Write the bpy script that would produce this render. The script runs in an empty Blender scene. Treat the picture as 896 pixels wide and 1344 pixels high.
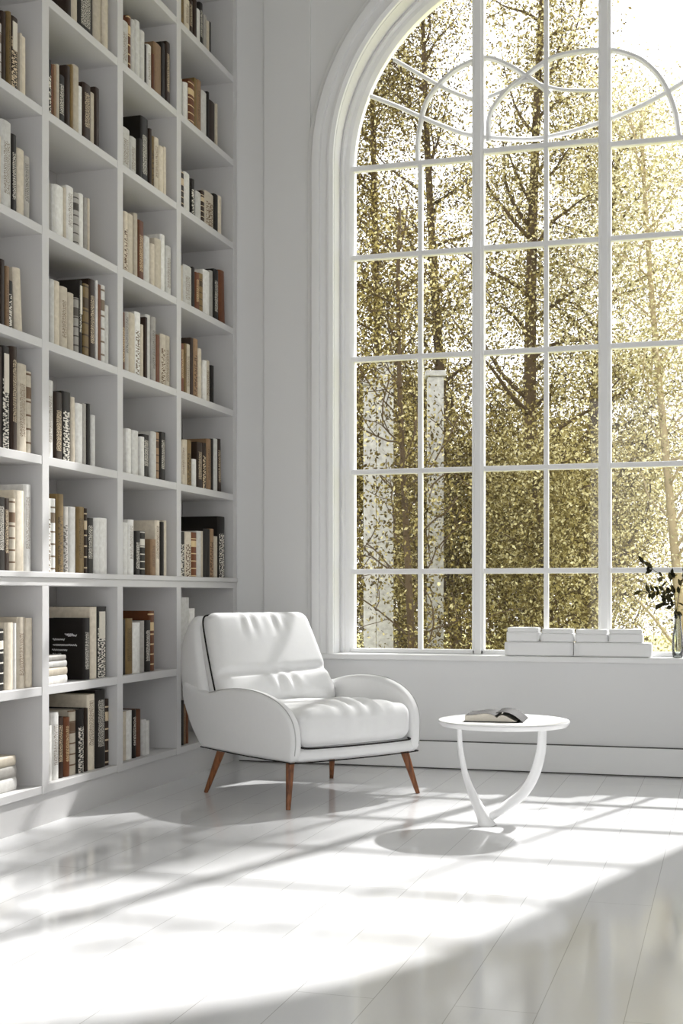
import bpy, bmesh, math, random
import numpy as np
from mathutils import Vector, Matrix

# ------------------------------------------------------------------ basics
C = bpy.context.scene.collection
F = 1706.0                    # focal length in pixels of an 896 px wide frame
HY = 780.0                    # horizon row
H = 0.95                      # eye height
TH = math.atan(1706.0 / 5738.0)
SN, CS = math.sin(TH), math.cos(TH)
V = 6.95                      # window wall plane
U = -2.69                     # bookcase front plane
GV = 7.10                     # glass plane


def at(lat, D, z=0.0):        # metres right of / in front of the viewpoint -> room coordinates
    return Vector((-D * SN + lat * CS, D * CS + lat * SN, z))


def on_v(x, v):               # (u, depth) where a sight line meets the plane v
    t = (x - 448) / F
    D = v / (CS + t * SN)
    return D * (-SN + t * CS), D


def on_u(x, u):               # (v, depth) where a sight line meets the plane u
    t = (x - 448) / F
    D = u / (-SN + t * CS)
    return D * (CS + t * SN), D


def zz(y, D):
    return H + (HY - y) * D / F


def link(name, me, mat, parent=None, smooth=None):
    o = bpy.data.objects.new(name, me)
    C.objects.link(o)
    if mat is not None:
        for m in (mat if isinstance(mat, (list, tuple)) else [mat]):
            me.materials.append(m)
    if parent is not None:
        o.parent = parent
    if smooth is not None:
        for p in me.polygons:
            p.use_smooth = True
        if smooth < 179:
            me.set_sharp_from_angle(angle=math.radians(smooth))
    return o


def obj(name, bm, mat, parent=None, smooth=None):
    me = bpy.data.meshes.new(name)
    bmesh.ops.recalc_face_normals(bm, faces=bm.faces[:])
    bm.to_mesh(me)
    bm.free()
    return link(name, me, mat, parent, smooth)


def tag(o, label=None, cat=None, group=None, kind=None):
    if label: o['label'] = label
    if cat: o['category'] = cat
    if group: o['group'] = group
    if kind: o['kind'] = kind
    return o


def thing(name, label, cat, loc=(0, 0, 0), rz=0, group=None):
    o = bpy.data.objects.new(name, None)
    o.empty_display_size = 0.1
    C.objects.link(o)
    o.location = loc
    o.rotation_euler = (0, 0, rz)
    return tag(o, label, cat, group)


def box(bm, lo, hi, bev=0.0, seg=2):
    r = bmesh.ops.create_cube(bm, size=1.0)
    vs = r['verts']
    for v in vs:
        v.co = Vector([lo[i] + (v.co[i] + 0.5) * (hi[i] - lo[i]) for i in range(3)])
    if bev > 0:
        es = list({e for v in vs for e in v.link_edges})
        bmesh.ops.bevel(bm, geom=es, offset=bev, segments=seg, profile=0.5, affect='EDGES')
    return vs


def boxes(lst, bev=0.0, seg=2):
    bm = bmesh.new()
    for lo, hi in lst:
        box(bm, lo, hi, bev, seg)
    return bm


def prism(pts, axis, a, b):
    """polygon pts extruded along axis 0/1/2 between a and b"""
    bm = bmesh.new()
    def mk(p, w):
        if axis == 0: return (w, p[0], p[1])
        if axis == 1: return (p[0], w, p[1])
        return (p[0], p[1], w)
    A = [bm.verts.new(mk(p, a)) for p in pts]
    B = [bm.verts.new(mk(p, b)) for p in pts]
    n = len(pts)
    bm.faces.new(A); bm.faces.new(B[::-1])
    for i in range(n):
        bm.faces.new((A[i], A[(i + 1) % n], B[(i + 1) % n], B[i]))
    return bm


def catmull(pts, n=8):
    P = [Vector(p) for p in pts]
    P = [P[0] * 2 - P[1]] + P + [P[-1] * 2 - P[-2]]
    out = []
    for i in range(1, len(P) - 2):
        for k in range(n):
            t = k / n
            a, b, c, d = P[i - 1], P[i], P[i + 1], P[i + 2]
            out.append(0.5 * ((2 * b) + (c - a) * t + (2 * a - 5 * b + 4 * c - d) * t * t + (3 * b - a - 3 * c + d) * t ** 3))
    out.append(P[-2].copy())
    return out


def tube(bm, pts, rad, n=8, cap=True):
    """tube through pts; rad = number or list of numbers / (side, up) pairs"""
    pts = [Vector(p) for p in pts]
    rings = []
    ref = None
    for i, p in enumerate(pts):
        t = (pts[min(i + 1, len(pts) - 1)] - pts[max(i - 1, 0)])
        if t.length < 1e-9: t = Vector((0, 0, 1))
        t.normalize()
        if ref is None:
            ref = t.orthogonal().normalized()
        a = (ref - t * ref.dot(t))
        a = a.normalized() if a.length > 1e-6 else t.orthogonal().normalized()
        ref = a
        b = t.cross(a)
        r = rad[i] if isinstance(rad, (list, tuple)) else rad
        ra, rb = r if isinstance(r, (list, tuple)) else (r, r)
        rings.append([bm.verts.new(p + a * math.cos(2 * math.pi * k / n) * ra + b * math.sin(2 * math.pi * k / n) * rb) for k in range(n)])
    for i in range(len(rings) - 1):
        for k in range(n):
            bm.faces.new((rings[i][k], rings[i][(k + 1) % n], rings[i + 1][(k + 1) % n], rings[i + 1][k]))
    if cap:
        bm.faces.new(rings[0][::-1]); bm.faces.new(rings[-1])


def lathe(bm, prof, n=48, center=(0, 0, 0)):
    rings = []
    for r, z in prof:
        rings.append([bm.verts.new((center[0] + r * math.cos(2 * math.pi * k / n), center[1] + r * math.sin(2 * math.pi * k / n), center[2] + z)) for k in range(n)])
    for i in range(len(rings) - 1):
        for k in range(n):
            bm.faces.new((rings[i][k], rings[i][(k + 1) % n], rings[i + 1][(k + 1) % n], rings[i + 1][k]))
    bm.faces.new(rings[0][::-1]); bm.faces.new(rings[-1])


# --------------------------------------------------------------- materials
def nodes(name):
    m = bpy.data.materials.new(name)
    m.use_nodes = True
    nt = m.node_tree
    return m, nt, nt.nodes['Principled BSDF'], nt.nodes.new, nt.links.new


def paint(name, col, rough=0.5, spec=0.3, var=0.03, scale=6.0, bump=0.0, bscale=60.0, coat=0.0):
    m, nt, b, N, L = nodes(name)
    tc = N('ShaderNodeTexCoord')
    nz = N('ShaderNodeTexNoise'); nz.inputs['Scale'].default_value = scale; nz.inputs['Detail'].default_value = 3
    L(tc.outputs['Object'], nz.inputs['Vector'])
    mx = N('ShaderNodeMix'); mx.data_type = 'RGBA'
    mx.inputs['A'].default_value = (*[c * (1 - var) for c in col], 1)
    mx.inputs['B'].default_value = (*[min(1, c * (1 + var)) for c in col], 1)
    L(nz.outputs['Fac'], mx.inputs['Factor'])
    L(mx.outputs['Result'], b.inputs['Base Color'])
    b.inputs['Roughness'].default_value = rough
    b.inputs['Specular IOR Level'].default_value = spec
    if coat: b.inputs['Coat Weight'].default_value = coat
    if bump > 0:
        n2 = N('ShaderNodeTexNoise'); n2.inputs['Scale'].default_value = bscale; n2.inputs['Detail'].default_value = 4
        L(tc.outputs['Object'], n2.inputs['Vector'])
        bp = N('ShaderNodeBump'); bp.inputs['Strength'].default_value = bump; bp.inputs['Distance'].default_value = 0.01
        L(n2.outputs['Fac'], bp.inputs['Height']); L(bp.outputs['Normal'], b.inputs['Normal'])
    return m


M_wall = paint('wall_paint', (0.785, 0.785, 0.785), 0.6, 0.2, 0.012, 2.0)
M_ceil = paint('ceiling_paint', (0.78, 0.78, 0.78), 0.8, 0.1, 0.01, 2.0)
M_trim = paint('trim_paint', (0.84, 0.84, 0.84), 0.4, 0.35, 0.01, 3.0)
M_case = paint('bookcase_paint', (0.63, 0.62, 0.615), 0.45, 0.3, 0.015, 3.0)
M_case_shade = paint('bookcase_recess_shade', (0.50, 0.485, 0.475), 0.6, 0.2, 0.02, 3.0)  # bookcase paint darkened for the shade of its recesses
M_frame = paint('window_frame_paint', (0.84, 0.84, 0.845), 0.4, 0.35, 0.01, 3.0)
M_table = paint('table_lacquer', (0.86, 0.86, 0.86), 0.25, 0.5, 0.005, 4.0)
M_gap = paint('gap_shade_paint', (0.10, 0.095, 0.09), 0.8, 0.1, 0.02)  # dark colour standing in for shade in the baseboard gaps
M_fabric = paint('chair_fabric', (0.83, 0.83, 0.83), 0.85, 0.12, 0.015, 40.0, 0.12, 500.0)
M_seam = paint('seam_crease_shade', (0.52, 0.515, 0.51), 0.9, 0.1, 0.05)  # grey of the arm seam paints in crease shading
M_pipe = paint('dark_piping', (0.015, 0.013, 0.012), 0.7, 0.2, 0.1)
M_page = paint('page_paper', (0.72, 0.67, 0.58), 0.9, 0.05, 0.08, 120.0)
M_box = paint('white_box_card', (0.86, 0.86, 0.86), 0.5, 0.25, 0.01, 8.0)


def wood(name):
    m, nt, b, N, L = nodes(name)
    tc = N('ShaderNodeTexCoord'); mp = N('ShaderNodeMapping'); mp.inputs['Scale'].default_value = (60, 60, 6)
    nz = N('ShaderNodeTexNoise'); nz.inputs['Scale'].default_value = 1.0; nz.inputs['Detail'].default_value = 6; nz.inputs['Distortion'].default_value = 0.6
    cr = N('ShaderNodeValToRGB')
    cr.color_ramp.elements[0].position = 0.35; cr.color_ramp.elements[0].color = (0.10, 0.032, 0.010, 1)
    cr.color_ramp.elements[1].position = 0.68; cr.color_ramp.elements[1].color = (0.33, 0.12, 0.040, 1)
    L(tc.outputs['Object'], mp.inputs['Vector']); L(mp.outputs['Vector'], nz.inputs['Vector'])
    L(nz.outputs['Fac'], cr.inputs['Fac']); L(cr.outputs['Color'], b.inputs['Base Color'])
    b.inputs['Roughness'].default_value = 0.4
    return m


M_wood = wood('walnut_wood')


def floor_mat():
    m, nt, b, N, L = nodes('white_floor_boards')
    tc = N('ShaderNodeTexCoord')
    mp = N('ShaderNodeMapping'); mp.inputs['Rotation'].default_value = (0, 0, math.radians(90)); mp.inputs['Location'].default_value = (0.35, 0.03, 0)
    L(tc.outputs['Object'], mp.inputs['Vector'])
    br = N('ShaderNodeTexBrick')
    br.offset = 0.43; br.inputs['Scale'].default_value = 1.0
    br.inputs['Brick Width'].default_value = 2.6; br.inputs['Row Height'].default_value = 0.192
    br.inputs['Mortar Size'].default_value = 0.0011; br.inputs['Mortar Smooth'].default_value = 0.1
    br.inputs['Color1'].default_value = (0.74, 0.74, 0.745, 1); br.inputs['Color2'].default_value = (0.71, 0.71, 0.715, 1)
    br.inputs['Mortar'].default_value = (0.45, 0.45, 0.44, 1)
    L(mp.outputs['Vector'], br.inputs['Vector'])
    L(br.outputs['Color'], b.inputs['Base Color'])
    m2 = N('ShaderNodeMapping'); m2.inputs['Scale'].default_value = (40, 3, 1)
    L(tc.outputs['Object'], m2.inputs['Vector'])
    nz = N('ShaderNodeTexNoise'); nz.inputs['Scale'].default_value = 1.0; nz.inputs['Detail'].default_value = 5
    L(m2.outputs['Vector'], nz.inputs['Vector'])
    n3 = N('ShaderNodeTexNoise'); n3.inputs['Scale'].default_value = 2.2; n3.inputs['Detail'].default_value = 3
    L(tc.outputs['Object'], n3.inputs['Vector'])
    mr = N('ShaderNodeMapRange'); mr.inputs['To Min'].default_value = 0.05; mr.inputs['To Max'].default_value = 0.14
    L(n3.outputs['Fac'], mr.inputs['Value']); L(mr.outputs['Result'], b.inputs['Roughness'])
    ad = N('ShaderNodeMath'); ad.operation = 'MULTIPLY_ADD'; ad.inputs[1].default_value = -1.6
    L(br.outputs['Fac'], ad.inputs[0]); L(nz.outputs['Fac'], ad.inputs[2])
    bp = N('ShaderNodeBump'); bp.inputs['Strength'].default_value = 0.06; bp.inputs['Distance'].default_value = 0.003
    L(ad.outputs[0], bp.inputs['Height']); L(bp.outputs['Normal'], b.inputs['Normal'])
    b.inputs['Specular IOR Level'].default_value = 0.8
    return m


M_floor = floor_mat()


def glass_mat(name, tint=(1, 1, 1), refl=1.0):
    m, nt, b, N, L = nodes(name)
    nt.nodes.remove(b)
    out = nt.nodes['Material Output']
    tr = N('ShaderNodeBsdfTransparent'); tr.inputs['Color'].default_value = (*tint, 1)
    gl = N('ShaderNodeBsdfGlossy'); gl.inputs['Roughness'].default_value = 0.0
    fr = N('ShaderNodeFresnel'); fr.inputs['IOR'].default_value = 1.5
    mu = N('ShaderNodeMath'); mu.operation = 'MULTIPLY'; mu.inputs[1].default_value = refl
    L(fr.outputs[0], mu.inputs[0])
    mx = N('ShaderNodeMixShader'); L(mu.outputs[0], mx.inputs[0]); L(tr.outputs[0], mx.inputs[1]); L(gl.outputs[0], mx.inputs[2])
    L(mx.outputs[0], out.inputs['Surface'])
    return m


M_glass = glass_mat('window_glass')
M_vase = glass_mat('vase_glass', (0.93, 0.95, 0.94), 1.6)


def leaf_mat(name, cols, trans=0.5):
    m, nt, b, N, L = nodes(name)
    nt.nodes.remove(b)
    out = nt.nodes['Material Output']
    ge = N('ShaderNodeNewGeometry')
    cr = N('ShaderNodeValToRGB')
    el = cr.color_ramp.elements
    while len(el) < len(cols): el.new(0.5)
    for i, (p, c) in enumerate(cols):
        el[i].position = p; el[i].color = (*c, 1)
    L(ge.outputs['Random Per Island'], cr.inputs['Fac'])
    di = N('ShaderNodeBsdfDiffuse'); tl = N('ShaderNodeBsdfTranslucent')
    L(cr.outputs['Color'], di.inputs['Color']); L(cr.outputs['Color'], tl.inputs['Color'])
    mx = N('ShaderNodeMixShader'); mx.inputs[0].default_value = trans
    L(di.outputs[0], mx.inputs[1]); L(tl.outputs[0], mx.inputs[2]); L(mx.outputs[0], out.inputs['Surface'])
    return m


M_leaf = leaf_mat('tree_leaf', [(0.0, (0.055, 0.040, 0.016)), (0.36, (0.19, 0.152, 0.056)), (0.72, (0.37, 0.318, 0.135)), (1.0, (0.82, 0.77, 0.50))], 0.55)
M_leaf_dark = leaf_mat('dark_tree_leaf', [(0.0, (0.035, 0.024, 0.010)), (0.5, (0.125, 0.094, 0.031)), (0.82, (0.31, 0.26, 0.095)), (1.0, (0.72, 0.66, 0.40))], 0.45)
M_leaf_hazed = leaf_mat('hazed_tree_leaf', [(0.0, (0.20, 0.175, 0.085)), (0.5, (0.44, 0.405, 0.22)), (1.0, (0.82, 0.79, 0.60))], 0.6)  # haze glow put into the leaf colour as paleness
M_sprig = leaf_mat('sprig_leaf', [(0.0, (0.012, 0.011, 0.008)), (1.0, (0.05, 0.045, 0.022))], 0.25)
M_bark = paint('tree_bark', (0.075, 0.052, 0.030), 0.9, 0.1, 0.4, 9.0, 0.6, 25.0)
M_stem = paint('sprig_stem', (0.06, 0.05, 0.025), 0.7, 0.2, 0.2, 30)
M_lawn = paint('lawn', (0.42, 0.40, 0.16), 0.95, 0.05, 0.3, 5.0, 0.5, 60.0)
M_post = paint('reflection_post_paint', (0.36, 0.355, 0.345), 0.8, 0.15, 0.55, 26.0, 0.5, 40.0)  # mottled pale tone imitating a reflection in the glass
M_bark_hazed = paint('hazed_bark', (0.36, 0.29, 0.18), 0.9, 0.1, 0.3, 9.0, 0.5, 25.0)  # bark paled to carry the same painted haze

BOOKCOL = {
    'W': ((0.74, 0.73, 0.70), 'white'), 'C': ((0.66, 0.59, 0.48), 'cream'), 'G': ((0.43, 0.41, 0.38), 'grey'),
    'K': ((0.014, 0.011, 0.009), 'black'), 'B': ((0.034, 0.019, 0.012), 'dark brown'), 'R': ((0.15, 0.052, 0.020), 'rust brown'),
    'T': ((0.30, 0.19, 0.105), 'tan'), 'Y': ((0.21, 0.140, 0.055), 'ochre'),
}
INK = {'W': (0.22, 0.17, 0.12), 'C': (0.16, 0.10, 0.06), 'G': (0.10, 0.09, 0.08), 'K': (0.70, 0.66, 0.58), 'B': (0.62, 0.50, 0.34),
       'R': (0.66, 0.50, 0.28), 'T': (0.10, 0.055, 0.03), 'Y': (0.07, 0.045, 0.02)}
_bookmats = {}


def book_mat(col, pat):
    if (col, pat) in _bookmats: return _bookmats[(col, pat)]
    base = BOOKCOL[col][0]; ink = INK[col]
    m, nt, b, N, L = nodes('book_cloth')
    tc = N('ShaderNodeTexCoord'); oi = N('ShaderNodeObjectInfo')
    hs = N('ShaderNodeHueSaturation'); hs.inputs['Color'].default_value = (*base, 1)
    mr = N('ShaderNodeMapRange'); mr.inputs['To Min'].default_value = 0.78; mr.inputs['To Max'].default_value = 1.2
    L(oi.outputs['Random'], mr.inputs['Value']); L(mr.outputs['Result'], hs.inputs['Value'])
    # cloth weave wear
    nz = N('ShaderNodeTexNoise'); nz.inputs['Scale'].default_value = 45; nz.inputs['Detail'].default_value = 4
    L(tc.outputs['Object'], nz.inputs['Vector'])
    w = N('ShaderNodeMix'); w.data_type = 'RGBA'; w.blend_type = 'MULTIPLY'; w.inputs['Factor'].default_value = 0.35
    L(hs.outputs['Color'], w.inputs['A'])
    rp = N('ShaderNodeValToRGB'); rp.color_ramp.elements[0].position = 0.3; rp.color_ramp.elements[0].color = (0.55, 0.52, 0.48, 1); rp.color_ramp.elements[1].position = 0.65
    L(nz.outputs['Fac'], rp.inputs['Fac']); L(rp.outputs['Color'], w.inputs['B'])
    cur = w.outputs['Result']
    if pat != 'p':
        sep = N('ShaderNodeSeparateXYZ'); L(tc.outputs['Generated'], sep.inputs[0])
        def math_(op, a, bb=None, c=None):
            n = N('ShaderNodeMath'); n.operation = op
            for i, s in enumerate((a, bb, c)):
                if s is None: continue
                if isinstance(s, (int, float)): n.inputs[i].default_value = s
                else: L(s, n.inputs[i])
            return n.outputs[0]
        rnd = oi.outputs['Random']
        front = math_('GREATER_THAN', sep.outputs[0], 0.93)          # spine side only
        if pat == 'l':                                                # lines of lettering down the spine
            off = math_('MULTIPLY', rnd, 37.0)
            cx = N('ShaderNodeCombineXYZ')
            so = N('ShaderNodeSeparateXYZ'); L(tc.outputs['Object'], so.inputs[0])
            L(math_('MULTIPLY', so.outputs[1], 170.0), cx.inputs[0])
            L(math_('MULTIPLY_ADD', so.outputs[2], 290.0, off), cx.inputs[1])
            n1 = N('ShaderNodeTexNoise'); n1.inputs['Scale'].default_value = 1.0; n1.inputs['Detail'].default_value = 2.0; n1.inputs['Roughness'].default_value = 0.7
            L(cx.outputs[0], n1.inputs['Vector'])
            marks = math_('GREATER_THAN', n1.outputs['Fac'], 0.52)
            yy = math_('ABSOLUTE', math_('SUBTRACT', sep.outputs[1], 0.5)); inner = math_('LESS_THAN', yy, 0.30)
            za = math_('LESS_THAN', math_('ABSOLUTE', math_('SUBTRACT', sep.outputs[2], math_('MULTIPLY_ADD', rnd, 0.2, 0.42))), 0.30)
            fac = math_('MULTIPLY', math_('MULTIPLY', marks, inner), math_('MULTIPLY', za, front))
        elif pat == 'b':                                              # raised bands and a title block
            z1 = math_('FRACT', math_('MULTIPLY_ADD', sep.outputs[2], 6.0, rnd))
            band = math_('LESS_THAN', z1, 0.14)
            tb = math_('LESS_THAN', math_('ABSOLUTE', math_('SUBTRACT', sep.outputs[2], 0.74)), 0.07)
            fac = math_('MULTIPLY', math_('MAXIMUM', band, tb), front)
        else:                                                         # 's' bold cross stripes of lettering
            so = N('ShaderNodeSeparateXYZ'); L(tc.outputs['Object'], so.inputs[0])
            cx = N('ShaderNodeCombineXYZ'); L(math_('MULTIPLY', so.outputs[1], 45.0), cx.inputs[0]); L(math_('MULTIPLY_ADD', so.outputs[2], 170.0, math_('MULTIPLY', rnd, 37.0)), cx.inputs[1])
            n1 = N('ShaderNodeTexNoise'); n1.inputs['Scale'].default_value = 1.0; n1.inputs['Detail'].default_value = 1.0
            L(cx.outputs[0], n1.inputs['Vector'])
            marks = math_('GREATER_THAN', n1.outputs['Fac'], 0.50)
            inner = math_('LESS_THAN', math_('ABSOLUTE', math_('SUBTRACT', sep.outputs[1], 0.5)), 0.36)
            zr = math_('LESS_THAN', sep.outputs[2], 0.72)
            fac = math_('MULTIPLY', math_('MULTIPLY', marks, inner), math_('MULTIPLY', zr, front))
        mk = N('ShaderNodeMix'); mk.data_type = 'RGBA'; mk.inputs['B'].default_value = (*ink, 1)
        L(fac, mk.inputs['Factor']); L(cur, mk.inputs['A']); cur = mk.outputs['Result']
    L(cur, b.inputs['Base Color'])
    b.inputs['Roughness'].default_value = 0.65 if col in 'WCG' else 0.5
    b.inputs['Specular IOR Level'].default_value = 0.25
    _bookmats[(col, pat)] = m
    return m


# ------------------------------------------------------------- room shell
UR, VB, ZC = 3.0, -1.6, 5.35        # right wall, rear edge of the floor, ceiling height
UW = -3.02                          # left wall plane (behind the bookcase)
CU, ZS = -0.977, 3.36               # window arch centre
RO = 1.131                          # opening radius
EXT = 0.44                          # flat run at the crown, unseen width added to move the sun pool
ZSILL = 0.62

bm = boxes([((UW - 0.2, VB, -0.1), (UR + 0.2, V + 0.3, 0.0))])
tag(obj('floor', bm, M_floor), kind='structure')
bm = boxes([((UW - 0.2, VB, ZC), (UR + 0.2, V + 0.3, ZC + 0.15))])
tag(obj('ceiling', bm, M_ceil), kind='structure')
bm = boxes([((UW - 0.2, VB, 0.0), (UW, V + 0.3, ZC))])
tag(obj('wall_left', bm, M_wall), kind='structure')
bm = boxes([((UR, VB, 0.0), (UR + 0.2, V + 0.3, ZC))])
tag(obj('wall_right', bm, M_wall), kind='structure')

# wall behind the viewpoint its wide opening added to let in fill light
bm = boxes([((UW - 0.2, VB - 0.2, 0.0), (-1.6, VB, ZC)), ((2.6, VB - 0.2, 0.0), (UR + 0.2, VB, ZC)), ((-1.6, VB - 0.2, 3.3), (2.6, VB, ZC))])
tag(obj('wall_front', bm, M_wall), kind='structure')

# window wall with the arched opening
bm = bmesh.new()
NA = 48
arc = [(CU - RO * math.cos(math.pi * i / NA) + (EXT if i > NA // 2 else 0), ZS + RO * math.sin(math.pi * i / NA)) for i in range(NA + 1)]
for v in (V, V + 0.28):
    def q(a, b, c, d): bm.faces.new([bm.verts.new((p[0], v, p[1])) for p in (a, b, c, d)])
    q((UW, 0), (CU - RO, 0), (CU - RO, ZC), (UW, ZC))
    q((CU + RO + EXT, 0), (UR, 0), (UR, ZC), (CU + RO + EXT, ZC))
    q((CU - RO, 0), (CU + RO + EXT, 0), (CU + RO + EXT, ZSILL - 0.03), (CU - RO, ZSILL - 0.03))
    for i in range(NA):
        q(arc[i], arc[i + 1], (arc[i + 1][0], ZC), (arc[i][0], ZC))
path = [(CU - RO, ZSILL - 0.03)] + arc + [(CU + RO + EXT, ZSILL - 0.03)]
for i in range(len(path)):
    a, b = path[i], path[(i + 1) % len(path)]
    bm.faces.new([bm.verts.new(p) for p in ((a[0], V, a[1]), (b[0], V, b[1]), (b[0], V + 0.28, b[1]), (a[0], V + 0.28, a[1]))])
bmesh.ops.remove_doubles(bm, verts=bm.verts[:], dist=1e-5)
tag(obj('wall_back', bm, M_wall), kind='structure')

# flat pilaster strip left of the window
ua, _ = on_v(347, V); ub, _ = on_v(408, V)
tag(obj('trim_1', boxes([((ua, V - 0.014, 0.0), (ub, V, ZC))], 0.003), M_wall), kind='structure')

# baseboard, the shade of its gaps laid in as dark strips
tag(obj('baseboard_back', boxes([((U + 0.02, V - 0.020, 0.006), (UR, V, 0.148))], 0.003), M_trim), kind='structure')
tag(obj('gap_shade_strip', boxes([((U + 0.02, V - 0.012, 0.148), (UR, V + 0.001, 0.153)), ((U + 0.02, V - 0.016, 0.0), (UR, V, 0.006))]), M_gap), kind='structure')
tag(obj('baseboard_right', boxes([((UR - 0.02, VB, 0.0), (UR, V - 0.03, 0.148))], 0.003), M_trim), kind='structure')


# ------------------------------------------------------------------ window
def sweep(prof, zbot, closed=True):
    """profile of (radius, v) swept up the left jamb, round the arch, down the right jamb"""
    bm = bmesh.new()
    rings = []
    sts = [('L', zbot)] + [('A', math.pi * i / 64) for i in range(65)] + [('R', zbot)]
    for k, s in sts:
        ring = []
        for r, v in prof:
            if k == 'L': p = (CU - r, v, s)
            elif k == 'R': p = (CU + r + EXT, v, s)
            else: p = (CU - r * math.cos(s) + (EXT if s > math.pi / 2 + 0.01 else 0), v, ZS + r * math.sin(s))
            ring.append(bm.verts.new(p))
        rings.append(ring)
    n = len(prof)
    for i in range(len(rings) - 1):
        for k in range(n if closed else n - 1):
            bm.faces.new((rings[i][k], rings[i][(k + 1) % n], rings[i + 1][(k + 1) % n], rings[i + 1][k]))
    if closed:
        bm.faces.new(rings[0]); bm.faces.new(rings[-1][::-1])
    return bm


win = bpy.data.objects.new('window_1', None); C.objects.link(win); win.location = (CU, GV, ZSILL)
tag(win, kind='structure')


def wpart(name, bm, mat, smooth=None):
    bmesh.ops.translate(bm, verts=bm.verts[:], vec=-Vector(win.location))
    o = obj(name, bm, mat, win, smooth)
    o['kind'] = 'structure'
    return o


casing = [(RO + 0.002, V + 0.09), (RO + 0.002, V - 0.022), (RO + 0.022, V - 0.036), (RO + 0.034, V - 0.036), (RO + 0.040, V - 0.024), (RO + 0.072, V - 0.028),
          (RO + 0.078, V - 0.044), (RO + 0.098, V - 0.050), (RO + 0.118, V - 0.050), (RO + 0.128, V - 0.036), (RO + 0.146, V - 0.030), (RO + 0.150, V)]
wpart('casing', sweep(casing, ZSILL), M_trim, 28)
frame = [(RO, GV - 0.035), (RO - 0.018, GV - 0.045), (RO - 0.030, GV - 0.028), (RO - 0.052, GV - 0.028), (RO - 0.066, GV - 0.016), (RO - 0.074, GV - 0.005), (RO - 0.074, GV + 0.04), (RO, GV + 0.04)]
wpart('window_frame', sweep(frame, ZSILL), M_frame, 28)
RG = RO - 0.06
wpart('bottom_rail', boxes([((CU - RG, GV - 0.03, ZSILL), (CU + RG + EXT, GV + 0.035, ZSILL + 0.024))], 0.004), M_frame)
# the projecting sill board
wpart('sill', boxes([((CU - RO - 0.165, V - 0.045, ZSILL - 0.030), (CU + RO + EXT + 0.165, GV + 0.14, ZSILL))], 0.005), M_trim)


def ztop(u):
    e = min(0.0, u - CU) if u < CU else max(0.0, u - CU - EXT)
    return ZS + math.sqrt(max(0.0, RG * RG - e * e))


M1, M2 = -1.320, -0.634
for u in (M1, M2):
    wpart('mullion', boxes([((u - 0.033, GV - 0.030, ZSILL), (u + 0.033, GV + 0.035, ztop(u) + 0.01)),
                            ((u - 0.020, GV - 0.042, ZSILL), (u + 0.020, GV - 0.029, ztop(u) + 0.005))], 0.005), M_frame)
UL, URR = CU - RG, CU + RG + EXT
lights = [(UL, M1 - 0.03), (M1 + 0.03, M2 - 0.03), (M2 + 0.03, URR)]
for li, (a, b) in enumerate(lights):
    for z in (1.078, 1.641, 2.280, 2.856, 3.36):
        zc = z + (0.03 if (z > 3.3 and li == 1) else 0.0)
        wpart('glazing_bar', boxes([((a, GV - 0.020, zc - 0.0145), (b, GV + 0.022, zc + 0.0145))], 0.004), M_frame)
for u, zt in ((-1.649, 3.36), (-0.948, None), (-0.045, 3.36)):
    wpart('glazing_bar', boxes([((u - 0.0125, GV - 0.018, ZSILL), (u + 0.0125, GV + 0.020, zt or ztop(u)))], 0.004), M_frame)


def arcpts(cu, cz, ru, rz, a0, a1, n=28):
    return [(cu + ru * math.cos(math.radians(a0 + (a1 - a0) * i / n)), GV, cz + rz * math.sin(math.radians(a0 + (a1 - a0) * i / n))) for i in range(n + 1)]


def px2(x, y):
    u, D = on_v(x, GV)
    return (u, GV, zz(y, D))


def tracery(pts, w=0.016):
    bm = bmesh.new()
    tube(bm, pts, w, 6)
    for v in bm.verts:
        v.co.y = GV + (v.co.y - GV) * 1.1
    wpart('tracery_bar', bm, M_frame, 60)


tracery(catmull([px2(*p) for p in ((548, 212), (549, 180), (560, 133), (591, 97), (622, 80), (644, 77), (671, 88), (690, 100), (708, 112), (722, 124))], 6))
tracery(catmull([px2(*p) for p in ((641, 186), (643, 150), (666, 118), (690, 100), (721, 78), (754, 69), (787, 66), (812, 68), (843, 80), (868, 105), (885, 144), (891, 182))], 6))
tracery(catmull([px2(*p) for p in ((486, 126), (520, 139), (549, 152), (583, 166), (621, 178), (688, 183), (732, 177), (787, 161), (843, 138), (896, 108), (930, 80))], 6), 0.013)
tracery(catmull([px2(*p) for p in ((517, 78), (560, 103), (590, 119), (621, 131))], 6), 0.012)
tracery(catmull([px2(*p) for p in ((640, 128), (668, 116), (690, 106), (712, 112), (740, 118), (786, 119))], 6), 0.011)

# glass: one sheet filling the frame
bm = bmesh.new()
ring = [(UL, ZSILL + 0.01)] + [(CU - RG * math.cos(math.pi * i / 48) + (EXT if i > 24 else 0), ZS + RG * math.sin(math.pi * i / 48)) for i in range(49)] + [(URR, ZSILL + 0.01)]
bm.faces.new([bm.verts.new((p[0], GV + 0.004, p[1])) for p in ring])
wpart('pane', bm, M_glass)

# ---------------------------------------------------------------- bookcase
SH = [0.165, 0.571, 1.042, 1.518, 1.995, 2.460, 2.945, 3.417, 3.890, 4.365, 4.840]
DIV = [on_u(59.5, U)[0], on_u(157.5, U)[0], on_u(234.5, U)[0]]
V0 = DIV[0] - 0.683
DT = 0.028                                             # half thickness of an upright
UB = UW + 0.02                                         # inside face of the back panel
case = thing('bookcase', 'tall built-in white bookcase of open compartments covering the left wall', 'bookcase', (U, (V0 + V) / 2, 0))


def cpart(name, bm, mat):
    bmesh.ops.translate(bm, verts=bm.verts[:], vec=-Vector(case.location))
    return obj(name, bm, mat, case)


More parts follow.
